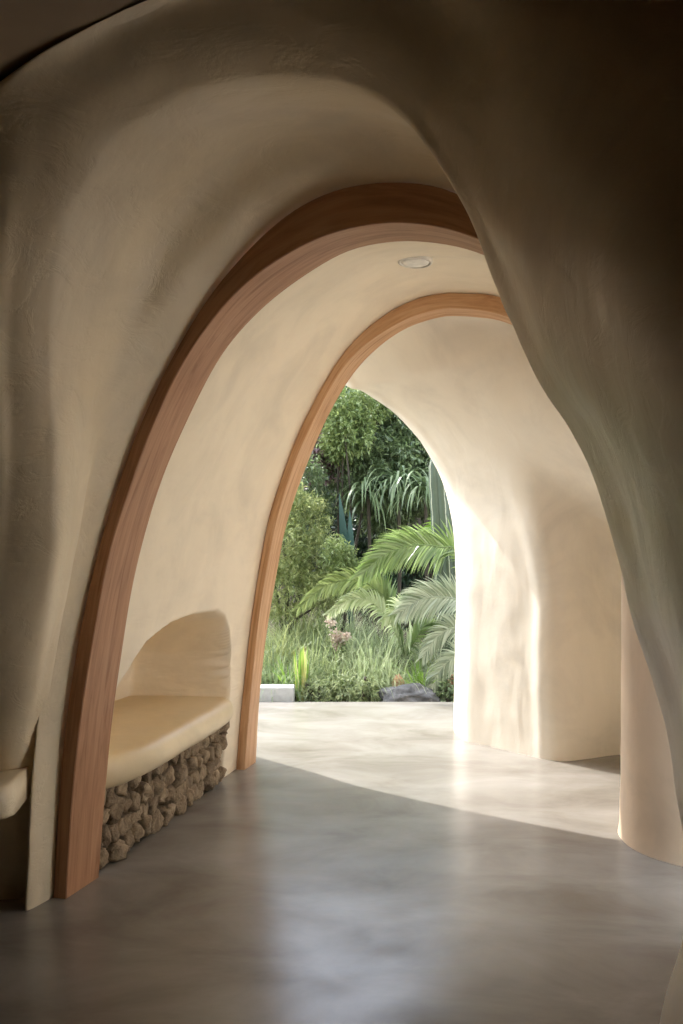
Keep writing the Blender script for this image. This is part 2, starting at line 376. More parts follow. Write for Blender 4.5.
# made-up opening in the unseen right flank, lets bounced daylight into the corridor
def light_opening(c):
    t = c[:, 1]+SL*c[:, 0]; return (c[:, 0] > .9) & (t > 3.88) & (t < 5.5) & (c[:, 2] < 1.9+.5*np.sin((t-3.88)/1.62*math.pi))
tag(mesh_obj('wall_middle', G.reshape(-1, 3), open_faces(G, light_opening, True), M_mid), kind='structure')

# pilaster on the right between the arches
def column(cx, cy, prof, mat, name):
    V = []; n = 72
    zs = [p[0] for p in prof]
    for zz in np.linspace(0, zs[-1], 60):
        r = np.interp(zz, zs, [p[1] for p in prof]); ox = np.interp(zz, zs, [p[2] for p in prof])
        for k in range(n):
            t = 2*math.pi*k/n; V.append([cx+ox+r*math.cos(t), cy+r*1.08*math.sin(t)+ox*.2, zz])
    V = np.array(V); V = lumps(V, .008, 2.2, 1.)
    V[:n, 2] = -.01
    return tag(mesh_obj(name, V, grid_faces(60, n, True), mat), kind='structure')
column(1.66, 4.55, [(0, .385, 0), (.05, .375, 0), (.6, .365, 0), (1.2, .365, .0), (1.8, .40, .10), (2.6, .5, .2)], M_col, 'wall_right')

# ------------------------------------------------------------------ far shell: from the second arch to the garden opening, the pier and the alcove
r0 = w3(bi2, C2B); r0 = wood_in(r0-DV*.05, .012, 0); r0 = resample(r0, np.linspace(0, 1, 161))
L0, Rr0 = r0[0].copy(), r0[-1].copy()
OP = [(-.60,6.10,0),(-.64,6.10,.7),(-.69,6.11,1.35),(-.75,6.13,1.95),(-.76,6.16,2.5),(-.60,6.2,2.85),(-.32,6.28,2.92),(-.05,6.38,2.52)]
OP = [np.array(p, float) for p in OP]+[at(349,384.5,6.44), at(365,391,6.5), at(382,401.5,6.55), at(400,415,6.6), at(417,431,6.64), at(432,450,6.67), at(445,474,6.7), at(453,500,6.72), at(459,530,6.66), at(462,575,6.63), at(462,630,6.62), at(461,690,6.62), at(461,737,6.62)]
OP[-1][2] = 0
OPd = resample(dense(np.array(OP), 400), np.linspace(0, 1, 161))
def norm_shape(P, L, R, H):
    ax = (R-L)[:2]; l2 = ax@ax
    a = ((P[:, :2]-L[:2])@ax)/l2
    per = P[:, :2]-L[:2]-a[:, None]*ax
    return a, P[:, 2]/H, per
Hop = OPd[:, 2].max(); H0 = r0[:, 2].max()
a0, b0, p0 = norm_shape(r0, L0, Rr0, H0); a1, b1, p1 = norm_shape(OPd, OPd[0], OPd[-1], Hop)
Lf, Rf = OPd[0], OPd[-1]
def far_ring(L, R, H, k, bulge=0):
    L = np.array(L); R = np.array(R)
    H = H0*(1-k)+Hop*k+(H-Hop if k == 1 else 0); a = a0*(1-k)+a1*k; b = b0*(1-k)+b1*k; per = p0*(1-k)+p1*k
    xy = L[None]+(R-L)[None]*a[:, None]+per
    P = np.column_stack([xy, b*H])
    if k < 1:   # higher up the folds of the wall melt into one smooth surface
        Rs = np.append(Rr0[:2]*(1-k)+Rf[:2]*k, 0)[:2]; Q = L[None, :2]+(Rs-L[:2])[None]*a[:, None]+per
        w = smoothstep(.9, 2.1, P[:, 2])[:, None]; P[:, :2] = P[:, :2]*(1-w)+Q*w
    return P
spec = [  # left foot, right foot, height, blend
    ((-.56,6.0),(2.08,5.5),H0*1.0,.10),
    ((-.57,6.02),(2.02,5.95),2.58,.24),
    ((-.575,6.03),(1.78,6.16),2.54,.38),
    ((-.58,6.05),(1.50,6.05),2.51,.5),
    ((-.585,6.06),(1.34,5.99),2.49,.58),
    ((-.59,6.07),(1.225,6.035),2.47,.64),
    ((-.59,6.08),(1.165,6.115),2.45,.72),
    ((-.595,6.085),(1.08,6.21),2.43,.78),
    ((-.60,6.09),(.93,6.38),2.40,.86),
    ((-.60,6.095),(.815,6.51),2.37,.93)]
rings = [r0]+[far_ring(*s) for s in spec]+[OPd]
thick = [((-.66,6.22),(.78,6.85),Hop+.04,1.),((-.80,6.40),(.90,7.08),Hop+.16,1.),((-1.05,6.5),(1.2,7.2),Hop+.35,1.),((-1.4,6.4),(2.6,7.0),Hop+.7,1.)]
rings += [far_ring(*s) for s in thick]
R3 = np.stack(rings)
G = catmull(R3, np.linspace(0, len(rings)-1, 150)); G = catmull(G.transpose(1, 0, 2), np.linspace(0, 160, 241)).transpose(1, 0, 2)
Gl = lumps(G, .009, 2.0, 5.); w = smoothstep(0, .1, np.linspace(0, 1, 150))
G = G*(1-w[:, None, None])+Gl*w[:, None, None]
G[:, 0, 2] = -.01; G[:, -1, 2] = -.01
tag(mesh_obj('wall_far', G.reshape(-1, 3), grid_faces(G.shape[0], G.shape[1], flip=True), M_far), kind='structure')

# ------------------------------------------------------------------ floor slab and garden ground
def box(x0, x1, y0, y1, z0, z1, bev=0.):
    V = [(x, y, z) for z in (z0, z1) for y in (y0, y1) for x in (x0, x1)]
    Fc = [(0,2,3,1),(4,5,7,6),(0,1,5,4),(2,6,7,3),(0,4,6,2),(1,3,7,5)]
    return V, Fc
V, Fc = box(-6, 6, -4, 7.86, -.15, 0)
tag(mesh_obj('floor', V, Fc, M_floor, smooth=False), kind='structure')
V, Fc = box(4.6, 4.8, -2.5, 7.8, -.02, 3.6)
tag(mesh_obj('wall_bounce', V, Fc, M_bounce_wall, smooth=False), kind='structure')  # unseen white wall, added to bounce sunlight through the right flank
V, Fc = box(2.12, 4.6, -2.5, 7.6, -.02, .02)
tag(mesh_obj('floor_bounce', V, Fc, M_bounce_floor, smooth=False), kind='structure')  # unseen pale slab, added to bounce light up into the vaults
def gz(x, y):
    return -.06+max(0, y-8.6)*.20+max(0, y-10.5)*.25+max(0, y-12.5)*.5+.05*math.sin(x*1.7+y)*min(1, max(0, (y-8)))
xs = np.linspace(-9, 9, 60); ys = np.linspace(7.86, 17, 50)
V = [(x, yy, gz(x, yy)) for yy in ys for x in xs]
tag(mesh_obj('ground', V, grid_faces(50, 60), M_soil), kind='structure')

# ------------------------------------------------------------------ benches
def seat_mesh(path, depth_vec, top, thick, parent, endround=.10, n=60, mat=M_seat):
    """bull-nosed plaster seat: path = front line in plan, depth_vec = how far back it runs"""
    P = dense(np.array(path, float), n); tot = arclen(P); Ln = np.linalg.norm(np.diff(P, axis=0), axis=1).sum()
    rows = []; r = thick/2
    prof = []
    for k in range(13):
        t = math.pi/2-math.pi*k/12; prof.append((math.cos(t)*r*.9, math.sin(t)*r))
    prof = [(-np.linalg.norm(depth_vec), r*.96), (-.3, r*1.0), (-.12, r*1.02), (-.03, r*1.015)]+prof+[(-.05, -r), (-np.linalg.norm(depth_vec), -r)]
    dv = -np.array(depth_vec)/np.linalg.norm(depth_vec)
    for i in range(n):
        e = min(tot[i], 1-tot[i])*Ln
        ins = endround-math.sqrt(max(0, endround**2-max(0, endround-e)**2)) if e < endround else 0
        for (q, h) in prof:
            x = P[i, 0]+dv[0]*(q-ins*(1 if q > -.2 else 0)); yv = P[i, 1]+dv[1]*(q-ins*(1 if q > -.2 else 0))
            rows.append((x, yv, top-r+h))
    V = np.array(rows); V = lumps(V, .006, 3., 2.)
    m = len(prof); fc = grid_faces(n, m, True, flip=True)
    fc.append(list(range(m))); fc.append(list(range((n-1)*m, n*m))[::-1])
    return mesh_obj('seat', V, fc, mat, parent)

def rubble(a, b, h, inward, parent, nx, ny, seed):
    """coursed rubble: each stone its own lump, bedded in a mortar face"""
    r = random.Random(seed); V = []; Fc = []; a = np.array(a); b = np.array(b); L = np.linalg.norm(b-a); t = (b-a)/L; n = np.array(inward)
    import bmesh
    bm = bmesh.new(); bmesh.ops.create_icosphere(bm, subdivisions=3, radius=1); sv = np.array([v.co[:] for v in bm.verts]); sf = [[v.index for v in f.verts] for f in bm.faces]; bm.free()
    for j in range(ny):
        z0 = h*j/ny; hh = h/ny; s = -r.random()*.06
        while s < L:
            wd = hh*(.85+r.random()*.75)
            cz = z0+hh*.5+r.uniform(-.02, .02); cs = s+wd/2
            if -.02 < cs < L+.01:
                rot = r.uniform(-.7, .7); p = sv.copy()
                # squarish lump
                p = np.sign(p)*np.abs(p)**.5
                p *= np.array([wd*.50, .045+r.random()*.025, hh*.52])
                c, sn = math.cos(rot), math.sin(rot); px_, pz_ = p[:, 0]*c-p[:, 2]*sn, p[:, 0]*sn+p[:, 2]*c
                sd = r.random()*50
                dsp = np.array([mnoise.noise(Vector((q[0]*1.3+sd, q[1]*1.3, q[2]*1.3)))*.26+mnoise.noise(Vector((q[0]*3+sd, q[1]*3, q[2]*3)))*.20+mnoise.noise(Vector((q[0]*7+sd, q[1]*7, q[2]*7)))*.08 for q in sv])+1
                px_ *= dsp; pz_ *= dsp; py_ = p[:, 1]*dsp
                org = a+t*cs-n*(-.0)+n*r.uniform(-.012, .012)
                W = org[None, :]*np.array([1, 1, 0])+px_[:, None]*np.array([t[0], t[1], 0])+py_[:, None]*np.array([n[0], n[1], 0])+(cz+pz_)[:, None]*np.array([0, 0, 1.])
                W[:, 2] = np.maximum(W[:, 2], 0.001)
                o = len(V); V += W.tolist(); Fc += [[q+o for q in f] for f in sf]
            s += wd*.94
    st = mesh_obj('stone_face', V, Fc, M_stone, parent)
    q0 = a-t*.03-n*.015; q1 = b+t*.02-n*.015; q2 = q1-n*.35; q3 = q0-n*.35
    Vb = [(*p[:2], zz) for zz in (0.0, h+.02) for p in (q0, q1, q2, q3)]
    mesh_obj('mortar_bed', Vb, [(0,1,2,3),(4,7,6,5),(0,4,5,1),(1,5,6,2),(2,6,7,3),(3,7,4,0)], M_mortar, st, smooth=False)
    return st

bench = tag(empty('built_in_bench', (-.95, 4.9, 0)), 'long cream plaster bench on a rubble stone base, in the arched niche between the arches', 'bench', 'built in plaster benches')
seat_mesh([(-1.10,4.14),(-1.0,4.22),(-.90,4.42),(-.80,4.82),(-.715,5.2),(-.665,5.45),(-.655,5.60)], (-.60, .13), .462, .135, bench, endround=.06)
rubble((-1.055,4.17,0), (-.70,5.55,0), .335, (.976,-.22,0), bench, 1, 4, 3)
bench2 = tag(empty('built_in_bench', (-1.6, 3.5, 0)), 'short rounded end of a shaded plaster bench at the left edge, before the pillar foot', 'bench', 'built in plaster benches')
seat_mesh([(-2.3,3.30),(-1.9,3.34),(-1.5,3.40),(-1.16,3.50)], (-.05, .5), .535, .115, bench2, endround=.05, mat=M_near)
rubble((-2.3,3.66,0), (-1.42,3.80,0), .42, (.1,-.99,0), bench2, 1, 4, 9)

# ------------------------------------------------------------------ small round ceiling light in the middle vault
def lathe(name, prof, c, nrm, mat, parent, n=40):
    nrm = np.array(nrm, float); nrm /= np.linalg.norm(nrm); t = np.cross(nrm, [0, 1, 0]); t /= np.linalg.norm(t); b = np.cross(nrm, t)
    V = []
    for (r, h) in prof:
        for k in range(n):
            q = 2*math.pi*k/n; V.append(np.array(c)+nrm*h+t*r*math.cos(q)+b*r*math.sin(q))
    fc = grid_faces(len(prof), n, True); fc.append(list(range(n))[::-1]); fc.append(list(range((len(prof)-1)*n, len(prof)*n)))
    return mesh_obj(name, V, fc, mat, parent)
lc = at(415, 266, 4.52); lc[2] += .026
cl = tag(empty('ceiling_light', lc), 'small flat round ceiling light on the plaster vault between the two timber arches', 'ceiling light')
lathe('rim', [(.080,.05),(.080,.0),(.078,-.012),(.070,-.016),(.066,-.012),(.066,.05)], lc, (.05,.08,1), M_trim, cl)
lathe('diffuser', [(.064,.03),(.064,-.010),(.05,-.016),(.02,-.018),(.002,-.018)], lc, (.05,.08,1), M_lens, cl)

# ------------------------------------------------------------------ garden: plant builders
class Leaves:
    def __init__(s): s.V = []; s.F = []; s.n = 0
    def add(s, V, Fc):
        s.V.append(np.asarray(V, float)); s.F += [tuple(i+s.n for i in f) for f in Fc]; s.n += len(V)
    def build(s, name, mat, parent, smooth=False):
        return mesh_obj(name, np.vstack(s.V), s.F, mat, parent, smooth=smooth)

def unit(v): return v/(np.linalg.norm(v)+1e-9)
def rand_dir():
    return unit(rng.normal(size=3))

def leaf(LV, p, d, up, ln, wd, fold=.25):
    d = unit(d); s = unit(np.cross(d, up)+1e-6); u = np.cross(s, d)
    m = p+d*ln*.45
    LV.add([p, m+s*wd/2+u*wd*fold, p+d*ln-u*ln*.12, m-s*wd/2+u*wd*fold, m], [(0, 1, 4), (1, 2, 4), (2, 3, 4), (3, 0, 4)])

def blade(LV, p, d, ln, wd, droop=1., k=6, side=None, curl=0.):
    """a long leaf bending under its weight"""
    d = unit(np.array(d, float)); pts = [np.array(p, float)]; st = ln/k; cur = d.copy()
    for i in range(k):
        cur = unit(cur+np.array([0, 0, -1.])*droop*(i+.5)/k/k*2); pts.append(pts[-1]+cur*st)
    pts = np.array(pts)
    s = unit(np.cross(d, [0, 0, 1.])+1e-6) if side is None else side
    V = []
    for i, q in enumerate(pts):
        t = i/k; w = wd/2*min(1, t*5+.35)*(1-t**2.2)+.0004
        V += [q-s*w, q+s*w]
    LV.add(V, [(2*i, 2*i+1, 2*i+3, 2*i+2) for i in range(k)])
    return pts

def tube(LV, pts, r0, r1, n=7):
    pts = np.array(pts, float); V = []
    for i, q in enumerate(pts):
        d = unit(pts[min(i+1, len(pts)-1)]-pts[max(i-1, 0)]); a = unit(np.cross(d, [.3, .5, .9])); b = np.cross(d, a); r = r0+(r1-r0)*i/(len(pts)-1)
        V += [q+a*r*math.cos(2*math.pi*k/n)+b*r*math.sin(2*math.pi*k/n) for k in range(n)]
    LV.add(V, grid_faces(len(pts), n, True))

def crown_shrub(name, label, cat, base, blobs, n, ln, wd, mat, group=None, stems=5, flat=.0, droopy=.3, extra=None):
    """woody plant: stems from the base into leafy blobs; leaves cluster on twigs"""
    base = np.array(base, float); base[2] = gz(base[0], base[1])
    root = tag(empty(name, base), label, cat, group)
    S = Leaves(); LV = Leaves()
    tot = sum(b[1]**2 for b in blobs)
    for (c, r, *rest) in blobs:
        c = np.array(c, float); rz = rest[0] if rest else 1.
        for k in range(max(1, stems//len(blobs))):
            e = c+rand_dir()*r*.5; mid = base*.45+e*.55+rng.normal(size=3)*.06
            tube(S, catmull(np.array([base, mid, e]), np.linspace(0, 2, 9)), .022, .006)
        m = int(n*r*r/tot); nt = max(1, m//9)
        for q in range(nt):
            d = rand_dir(); rad = r*(rng.random()**.33)
            if rng.random() < .6: rad = r*(.78+.25*rng.random())
            wob = 1+.25*mnoise.noise(Vector(d*2.3+c))
            p = c+d*np.array([1, 1, rz])*rad*wob
            ax = unit(d+rand_dir()*.8+np.array([0, 0, .25]))
            for k in range(9):
                dd_ = unit(ax*.6+rand_dir()*.9+np.array([0, 0, -droopy])); l = ln*(.6+.7*rng.random())
                leaf(LV, p+ax*(k-4)*ln*.28, dd_, unit(rand_dir()*.7+np.array([0, 0, 1.])), l, wd*l/ln)
    LV.build('foliage', mat, root)
    if S.n: S.build('stem', M_bark, root, True)
    return root

def tuft(name, label, cat, base, n, ln, wd, mat, spread=.5, droop=1.1, rad=.08, group=None, lean=(0, 0), z=None, k=6, extra=None):
    base = np.array(base, float)
    if z is None: base[2] = gz(base[0], base[1])
    root = tag(empty(name, base), label, cat, group); LV = Leaves()
    for q in range(n):
        t = rng.random()*2*math.pi; s = spread*(rng.random()**.7)
        d = np.array([math.cos(t)*s+lean[0], math.sin(t)*s+lean[1], 1.])
        p = base+np.array([math.cos(t), math.sin(t), 0])*rad*rng.random()
        blade(LV, p, d, ln*(.55+.6*rng.random()), wd*(.7+.5*rng.random()), droop*(.6+.8*rng.random()), k)
    LV.build('blades', mat, root)
    if extra: extra(root, base)
    return root

def frond(parent, path, ll, mat, n=60, up=.35, dn=.95, face=.35, wd=.017, tipness=.55, seedv=0):
    """feather leaf: arching midrib with two rows of narrow leaflets"""
    P = dense(np.array(path, float), n+1); LV = Leaves(); R = Leaves()
    tube(R, P[::3], .009, .003, 6)
    u0 = unit(np.array([0, face, 1.]))
    for i in range(4, n+1):
        t = i/n; d = unit(P[i]-P[i-1]); s = unit(u0-d*(u0@d)); s = s if s[2] > 0 else -s
        l = ll*min(1, .45+t*2.2)*(1-max(0, t-tipness)/(1-tipness)*.5)
        for sg in (-1, 1):
            j = rng.normal(size=3)*.05
            dirv = unit(s*sg*(.85-.45*t)+d*(.55+.35*t)+np.array([0, -.15*sg, 0])+j)
            sd = unit(np.cross(dirv, np.array([.1, 1., .15])+rng.normal(size=3)*.35))
            blade(LV, P[i]+d*rng.random()*.008, dirv, l*(.85+.2*rng.random()), wd, dn*(.5 if sg > 0 else .8), 5, side=sd)
    f = LV.build('frond', mat, parent)
    R.build('midrib', mat, f, True)
    return f

# broad glossy tree and its neighbours
crown_shrub('broadleaf_tree', 'tall bushy tree of small glossy green leaves filling the upper part of the opening', 'tree', at(395,560,11.2),
    [(at(352,425,11),.36),(at(385,412,11.2),.42),(at(425,432,11),.42),(at(360,470,10.9),.42),(at(405,470,10.8),.48),(at(442,490,10.9),.36),(at(385,505,10.9),.34)], 34000, .066, .026, L_gloss, stems=14)
crown_shrub('citrus_shrub', 'yellow green leafy shrub at the upper left, in front of the glossy tree', 'shrub', at(340,520,10.6),
    [(at(338,410,10.5),.24),(at(350,432,10.4),.24),(at(372,404,10.6),.20),(at(338,445,10.5),.18)], 6500, .055, .024, L_lime, stems=6)
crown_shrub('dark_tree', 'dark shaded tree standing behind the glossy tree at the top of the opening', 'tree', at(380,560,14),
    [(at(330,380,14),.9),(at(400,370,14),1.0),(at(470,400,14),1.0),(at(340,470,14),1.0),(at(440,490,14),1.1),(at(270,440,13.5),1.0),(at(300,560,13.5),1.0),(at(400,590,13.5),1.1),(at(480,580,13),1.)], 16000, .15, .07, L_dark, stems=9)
crown_shrub('plum_shrub', 'purplish brown leaved shrub glimpsed beside the timber arch, left of the glossy tree', 'shrub', at(305,520,10.8),
    [(at(306,452,10.8),.24),(at(322,470,10.8),.16)], 900, .10, .05, L_plum, stems=4)
crown_shrub('feathery_bush', 'large fine leaved yellowish green bush rising along the left side of the opening', 'bush', at(285,640,9.7),
    [(at(280,500,9.8),.22),(at(305,520,9.8),.24),(at(280,550,9.6),.30),(at(318,560,9.6),.26),(at(285,590,9.5),.30),(at(325,590,9.4),.22)], 15000, .055, .014, L_feather, stems=10, droopy=.1)
crown_shrub('green_bush', 'mid green leafy bush beside the timber arch above the feathery bush', 'bush', at(290,560,10.4),
    [(at(300,478,10.3),.24),(at(285,510,10.3),.22),(at(318,505,10.4),.16)], 5200, .05, .02, L_gloss, stems=4)
crown_shrub('yellow_green_bush', 'small rounded yellow green bush below the dark hollow, left of the big palm frond', 'bush', at(335,600,9.3),
    [(at(338,555,9.3),.14),(at(346,566,9.3),.10)], 3000, .04, .012, L_lime, stems=3)

# strap leaved plants hanging below the tree
for (px, py, Y, n, lab) in ((398,478,10.2,110,'strap leaved plant with long drooping leaves under the glossy tree, centre of the opening'),
                            (425,485,10.0,90,'strap leaved plant with drooping leaves next to the tall cactus'),
                            (368,488,10.3,70,'strap leaved plant with drooping leaves beside the dark hollow')):
    top = at(px, py, Y); b = top.copy(); b[2] = gz(b[0], b[1])
    root = tag(empty('dracaena', b), lab, 'plant', 'strap leaved plants under the tree'); S = Leaves(); tube(S, [b, b*.5+top*.5+[.02, 0, 0], top], .022, .018); S.build('trunk', M_bark, root, True)
    LV = Leaves()
    for q in range(n):
        t = rng.random()*2*math.pi; d = np.array([math.cos(t), math.sin(t), .9*rng.random()+.1])
        blade(LV, top+rng.normal(size=3)*.03-np.array([0,0,.12])*rng.random(), d, .55*(.5+.8*rng.random()), .028, 3.2, 8)
    LV.build('foliage', L_strap, root)

# big dark leaf in the hollow
root = tag(empty('banana_plant', (*at(352,520,9.9)[:2], gz(*at(352,520,9.9)[:2]))), 'dark blue green broad leaf rising in the shaded hollow', 'plant')
LV = Leaves(); S = Leaves(); rb = np.array(root.location)
for (tx, ty) in ((341,500),(350,516)):
    tip = at(tx, ty, 9.9); d = tip-rb; tube(S, [rb, rb+d*.5, rb+d*.62], .018, .012)
    p0_ = rb+d*.55; blade(LV, p0_, d, np.linalg.norm(d)*.5, .10, .5, 7, side=np.array([.9, -.3, .3]))
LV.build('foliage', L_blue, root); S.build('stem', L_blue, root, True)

# columnar cactus
def cactus(base, top, r, label):
    root = tag(empty('tall_cactus', base), label, 'cactus'); n = 60; V = []; ribs = 5; pale = Leaves()
    base = np.array(base); top = np.array(top)
    for i in range(41):
        t = i/40; c = base+(top-base)*t; rr_ = r*(1-.15*t)*(1 if t < .86 else math.sqrt(max(0., 1-((t-.86)/.14)**2))+.02)
        for k in range(n):
            q = 2*math.pi*k/n; rk = rr_*(.72+.28*abs(math.cos(q*ribs/2))**.7*(1+.05*math.sin(i*1.9))); V.append(c+np.array([math.cos(q)*rk, math.sin(q)*rk, 0]))
    body = mesh_obj('body', V, grid_faces(41, n, True), plain('cactus skin', (.06, .085, .052), .5, 8., .1), root)
    for rbk in range(ribs):
        q = 2*math.pi*rbk/ribs; pts = []
        for i in range(39):
            t = i/40; c = base+(top-base)*t; rr_ = r*(1-.15*t)*(1 if t < .86 else math.sqrt(max(0., 1-((t-.86)/.14)**2))+.02)
            pts.append(c+np.array([math.cos(q), math.sin(q), 0])*(rr_*(1.0+.05*math.sin(i*1.9))))
        tube(pale, pts, .007, .005, 5)
    pale.build('rib_edge', plain('cactus rib edge', (.34, .36, .27), .7, 40., .5), body, True)
cb = at(452, 560, 8.9); cb[2] = gz(cb[0], cb[1]); cactus(cb, at(437, 450, 8.9), .115, 'thick grey green column cactus with pale rib edges behind the right jamb')
cb = at(474, 560, 9.1); cb[2] = gz(cb[0], cb[1])

# cycad palm behind the pier with its long feather leaves
pb = at(488, 640, 8.75); pb[2] = gz(pb[0], pb[1])
palm = tag(empty('cycad_palm', pb), 'cycad palm with long arching feather leaves reaching in from the right jamb', 'palm', 'cycad palms')
S = Leaves(); tube(S, [pb, pb+[0, 0, .3], pb+[.02, 0, .55]], .13, .10, 14); S.build('trunk', M_bark, palm, True)
pt = pb+np.array([.0, 0, .5])
def pth(*pp): return [pt]+[at(*q) for q in pp]
frond(palm, pth((462,556,8.7),(440,547,8.6),(419,545,8.5),(398,549,8.45),(380,558,8.4),(362,574,8.35)), .30, L_palm, 150, up=.45, dn=.9)
frond(palm, pth((470,545,9.1),(455,528,9.2),(440,522,9.3),(425,530,9.4)), .20, L_bright, 40, up=.4, dn=.9)
frond(palm, pth((462,603,8.5),(440,597,8.4),(420,600,8.35),(400,612,8.3)), .28, L_silver, 120, up=.5, dn=1.1)
frond(palm, pth((468,632,8.4),(452,628,8.3),(436,638,8.25),(424,655,8.2)), .20, L_silver, 76, up=.5, dn=1.2)
frond(palm, pth((474,655,8.35),(458,655,8.25),(442,668,8.2),(430,688,8.15)), .20, L_silver, 70, up=.4, dn=1.2)
frond(palm, pth((500,540,8.8),(520,520,8.9),(545,520,9.0)), .24, L_palm, 40)
# second low palm in the middle
pb = at(405, 668, 8.9); pb[2] = gz(pb[0], pb[1])
palm2 = tag(empty('cycad_palm', pb), 'smaller pale cycad palm in mid bed, its light leaves drooping to the left', 'palm', 'cycad palms')
S = Leaves(); tube(S, [pb, pb+[0, 0, .12], pb+[0, 0, .2]], .08, .07, 12); S.build('trunk', M_bark, palm2, True)
pt = pb+np.array([0, 0, .2])
frond(palm2, pth((392,610,8.8),(370,585,8.7),(345,580,8.6),(322,588,8.5),(300,606,8.45)), .20, L_lime, 90, up=.3, dn=1.6)
frond(palm2, pth((392,625,8.7),(372,602,8.6),(350,600,8.5),(330,612,8.4)), .17, L_pale, 76, up=.3, dn=1.6)
frond(palm2, pth((396,612,8.8),(385,590,8.8),(372,580,8.8),(356,580,8.8)), .20, L_palm, 46, up=.3, dn=1.6)
frond(palm2, pth((410,630,8.6),(408,612,8.5),(398,608,8.45),(384,620,8.4)), .18, L_pale, 44, up=.3, dn=1.5)
frond(palm2, pth((415,640,8.8),(425,625,8.8),(434,625,8.8)), .18, L_palm, 36, up=.3, dn=1.5)

# grasses filling the bed: each clump is a plant of its own
gr = [(272,640,9.0,L_feather,170,.42,'fine dark green grass clump beside the foot of the slim timber arch'),
      (292,622,9.2,L_grass,200,.42,'tall green grass clump left of the pale palm leaves'),
      (318,632,9.1,L_grass,220,.40,'green arching grass clump under the tip of the pale palm leaf'),
      (345,645,8.9,L_pale,220,.42,'pale bleached grass clump beside the pink blooms'),
      (372,648,8.8,L_pale,240,.42,'pale arching grass clump in the middle of the bed'),
      (390,664,8.6,L_pale,200,.36,'straw pale grass clump behind the grey rock'),
      (362,672,8.5,L_pale,220,.32,'short pale grass clump in front of the middle of the bed'),
      (335,672,8.5,L_grass,220,.32,'short green grass clump right of the cream edged sword plant'),
      (312,655,8.7,L_grass,220,.38,'green grass clump behind the cream edged sword plant'),
      (440,668,8.7,L_silver,160,.34,'silvery grass clump by the foot of the right jamb'),
      (425,640,9.0,L_grass,180,.36,'green grass clump under the silvery palm leaves'),
      (352,622,9.5,L_pale,240,.42,'pale grass clump behind the pink blooms and under the pale palm leaf'),
      (388,630,9.3,L_grass,240,.42,'green grass clump at the foot of the smaller palm'),
      (300,610,9.6,L_feather,220,.42,'yellowish grass clump at the foot of the feathery bush'),
      (330,600,9.9,L_grass,220,.42,'green grass clump below the small rounded bush'),
      (276,668,8.4,L_strap,160,.34,'dark drooping grass clump behind the low concrete curb')]
for (px, py, Y, mat, n, ln, lab) in gr:
    b = at(px, py, Y); zz = gz(b[0], b[1])
    tuft('grass_clump', lab, 'grass', (b[0], b[1], 0), int(n*3.2), ln*1.4, .006, mat, 1.45, 1.9, .22, 'ornamental grass clumps in the garden bed')
# bright strappy lilies
b = at(421, 690, 8.3); tuft('lily_clump', 'bright green strap leaved lily clump right behind the grey rock', 'plant', b, 60, .34, .022, L_bright, .7, .9, .06, 'strap leaved lily clumps')
b = at(290, 690, 8.35); tuft('lily_clump', 'fresh green strap leaved clump just behind the corner of the low curb', 'plant', b, 34, .34, .02, L_bright, .6, .9, .05, 'strap leaved lily clumps')
b = at(325, 640, 9.4); tuft('lily_clump', 'green leaf clump in the middle left of the bed, above the pale grasses', 'plant', b, 60, .5, .02, L_lime, .7, 1., .08, 'strap leaved lily clumps')
# cream edged sword plant
b = at(301, 700, 8.2); b[2] = gz(b[0], b[1])
root = tag(empty('sword_plant', b), 'upright sword leaved plant with cream yellow stripes at the right end of the curb', 'plant'); LV = Leaves(); LE = Leaves()
for q in range(13):
    t = rng.random()*2*math.pi; s = .20*rng.random(); d = np.array([math.cos(t)*s, math.sin(t)*s, 1.]); l = .36+.14*rng.random(); p = b+np.array([math.cos(t), math.sin(t), 0])*.03
    sd = unit(np.array([math.cos(t+1.5), math.sin(t+1.5)*.4, 0])); blade(LV, p, d, l, .026, .25, 6, side=sd); blade(LE, p+sd*.012+np.array([0, -.003, 0]), d, l*.97, .012, .25, 6, side=sd)
f = LV.build('blades', L_bright, root); LE.build('cream_edge', L_yellow, root)
# pink blooms
b = at(338, 655, 8.8); b[2] = gz(b[0], b[1])
root = tag(empty('flowering_shrub', b), 'low shrub with faded pink blooms left of the middle of the bed', 'shrub'); LV = Leaves(); S = Leaves(); FL = Leaves()
for q in range(9):
    e = at(330+18*rng.random(), 622+24*rng.random(), 8.7); tube(S, [b, b*.4+e*.6+rng.normal(size=3)*.02, e], .006, .003, 5)
    for k in range(36): leaf(FL, e+rand_dir()*.03, rand_dir(), rand_dir(), .035, .026)
    for k in range(30): leaf(LV, b+(e-b)*rng.random()+rand_dir()*.05, rand_dir(), rand_dir(), .06, .02)
LV.build('foliage', L_grass, root); S.build('stem', M_bark, root, True); FL.build('bloom', L_pink, root)
# leafy ground cover along the slab
gc = [(318,692,8.15,'leafy ground cover mound right of the sword plant'),(340,690,8.2,'leafy ground cover mound near the middle of the slab edge'),(362,692,8.15,'leafy ground cover mound left of the grey rock'),
      (272,686,8.5,'low leafy ground cover showing over the top of the concrete curb'),(448,690,8.2,'dark leafy ground cover mound between the grey rock and the right jamb')]
for (px, py, Y, lab) in gc:
    c = at(px, py, Y); c[2] = gz(c[0], c[1])+.07
    crown_shrub('ground_cover', lab, 'ground cover', c, [(c, .15, .6), (c+[.05, .08, .03], .13, .6)], 1300, .035, .018, L_gloss if px > 400 else L_grass, 'ground cover mounds along the slab edge', stems=2)
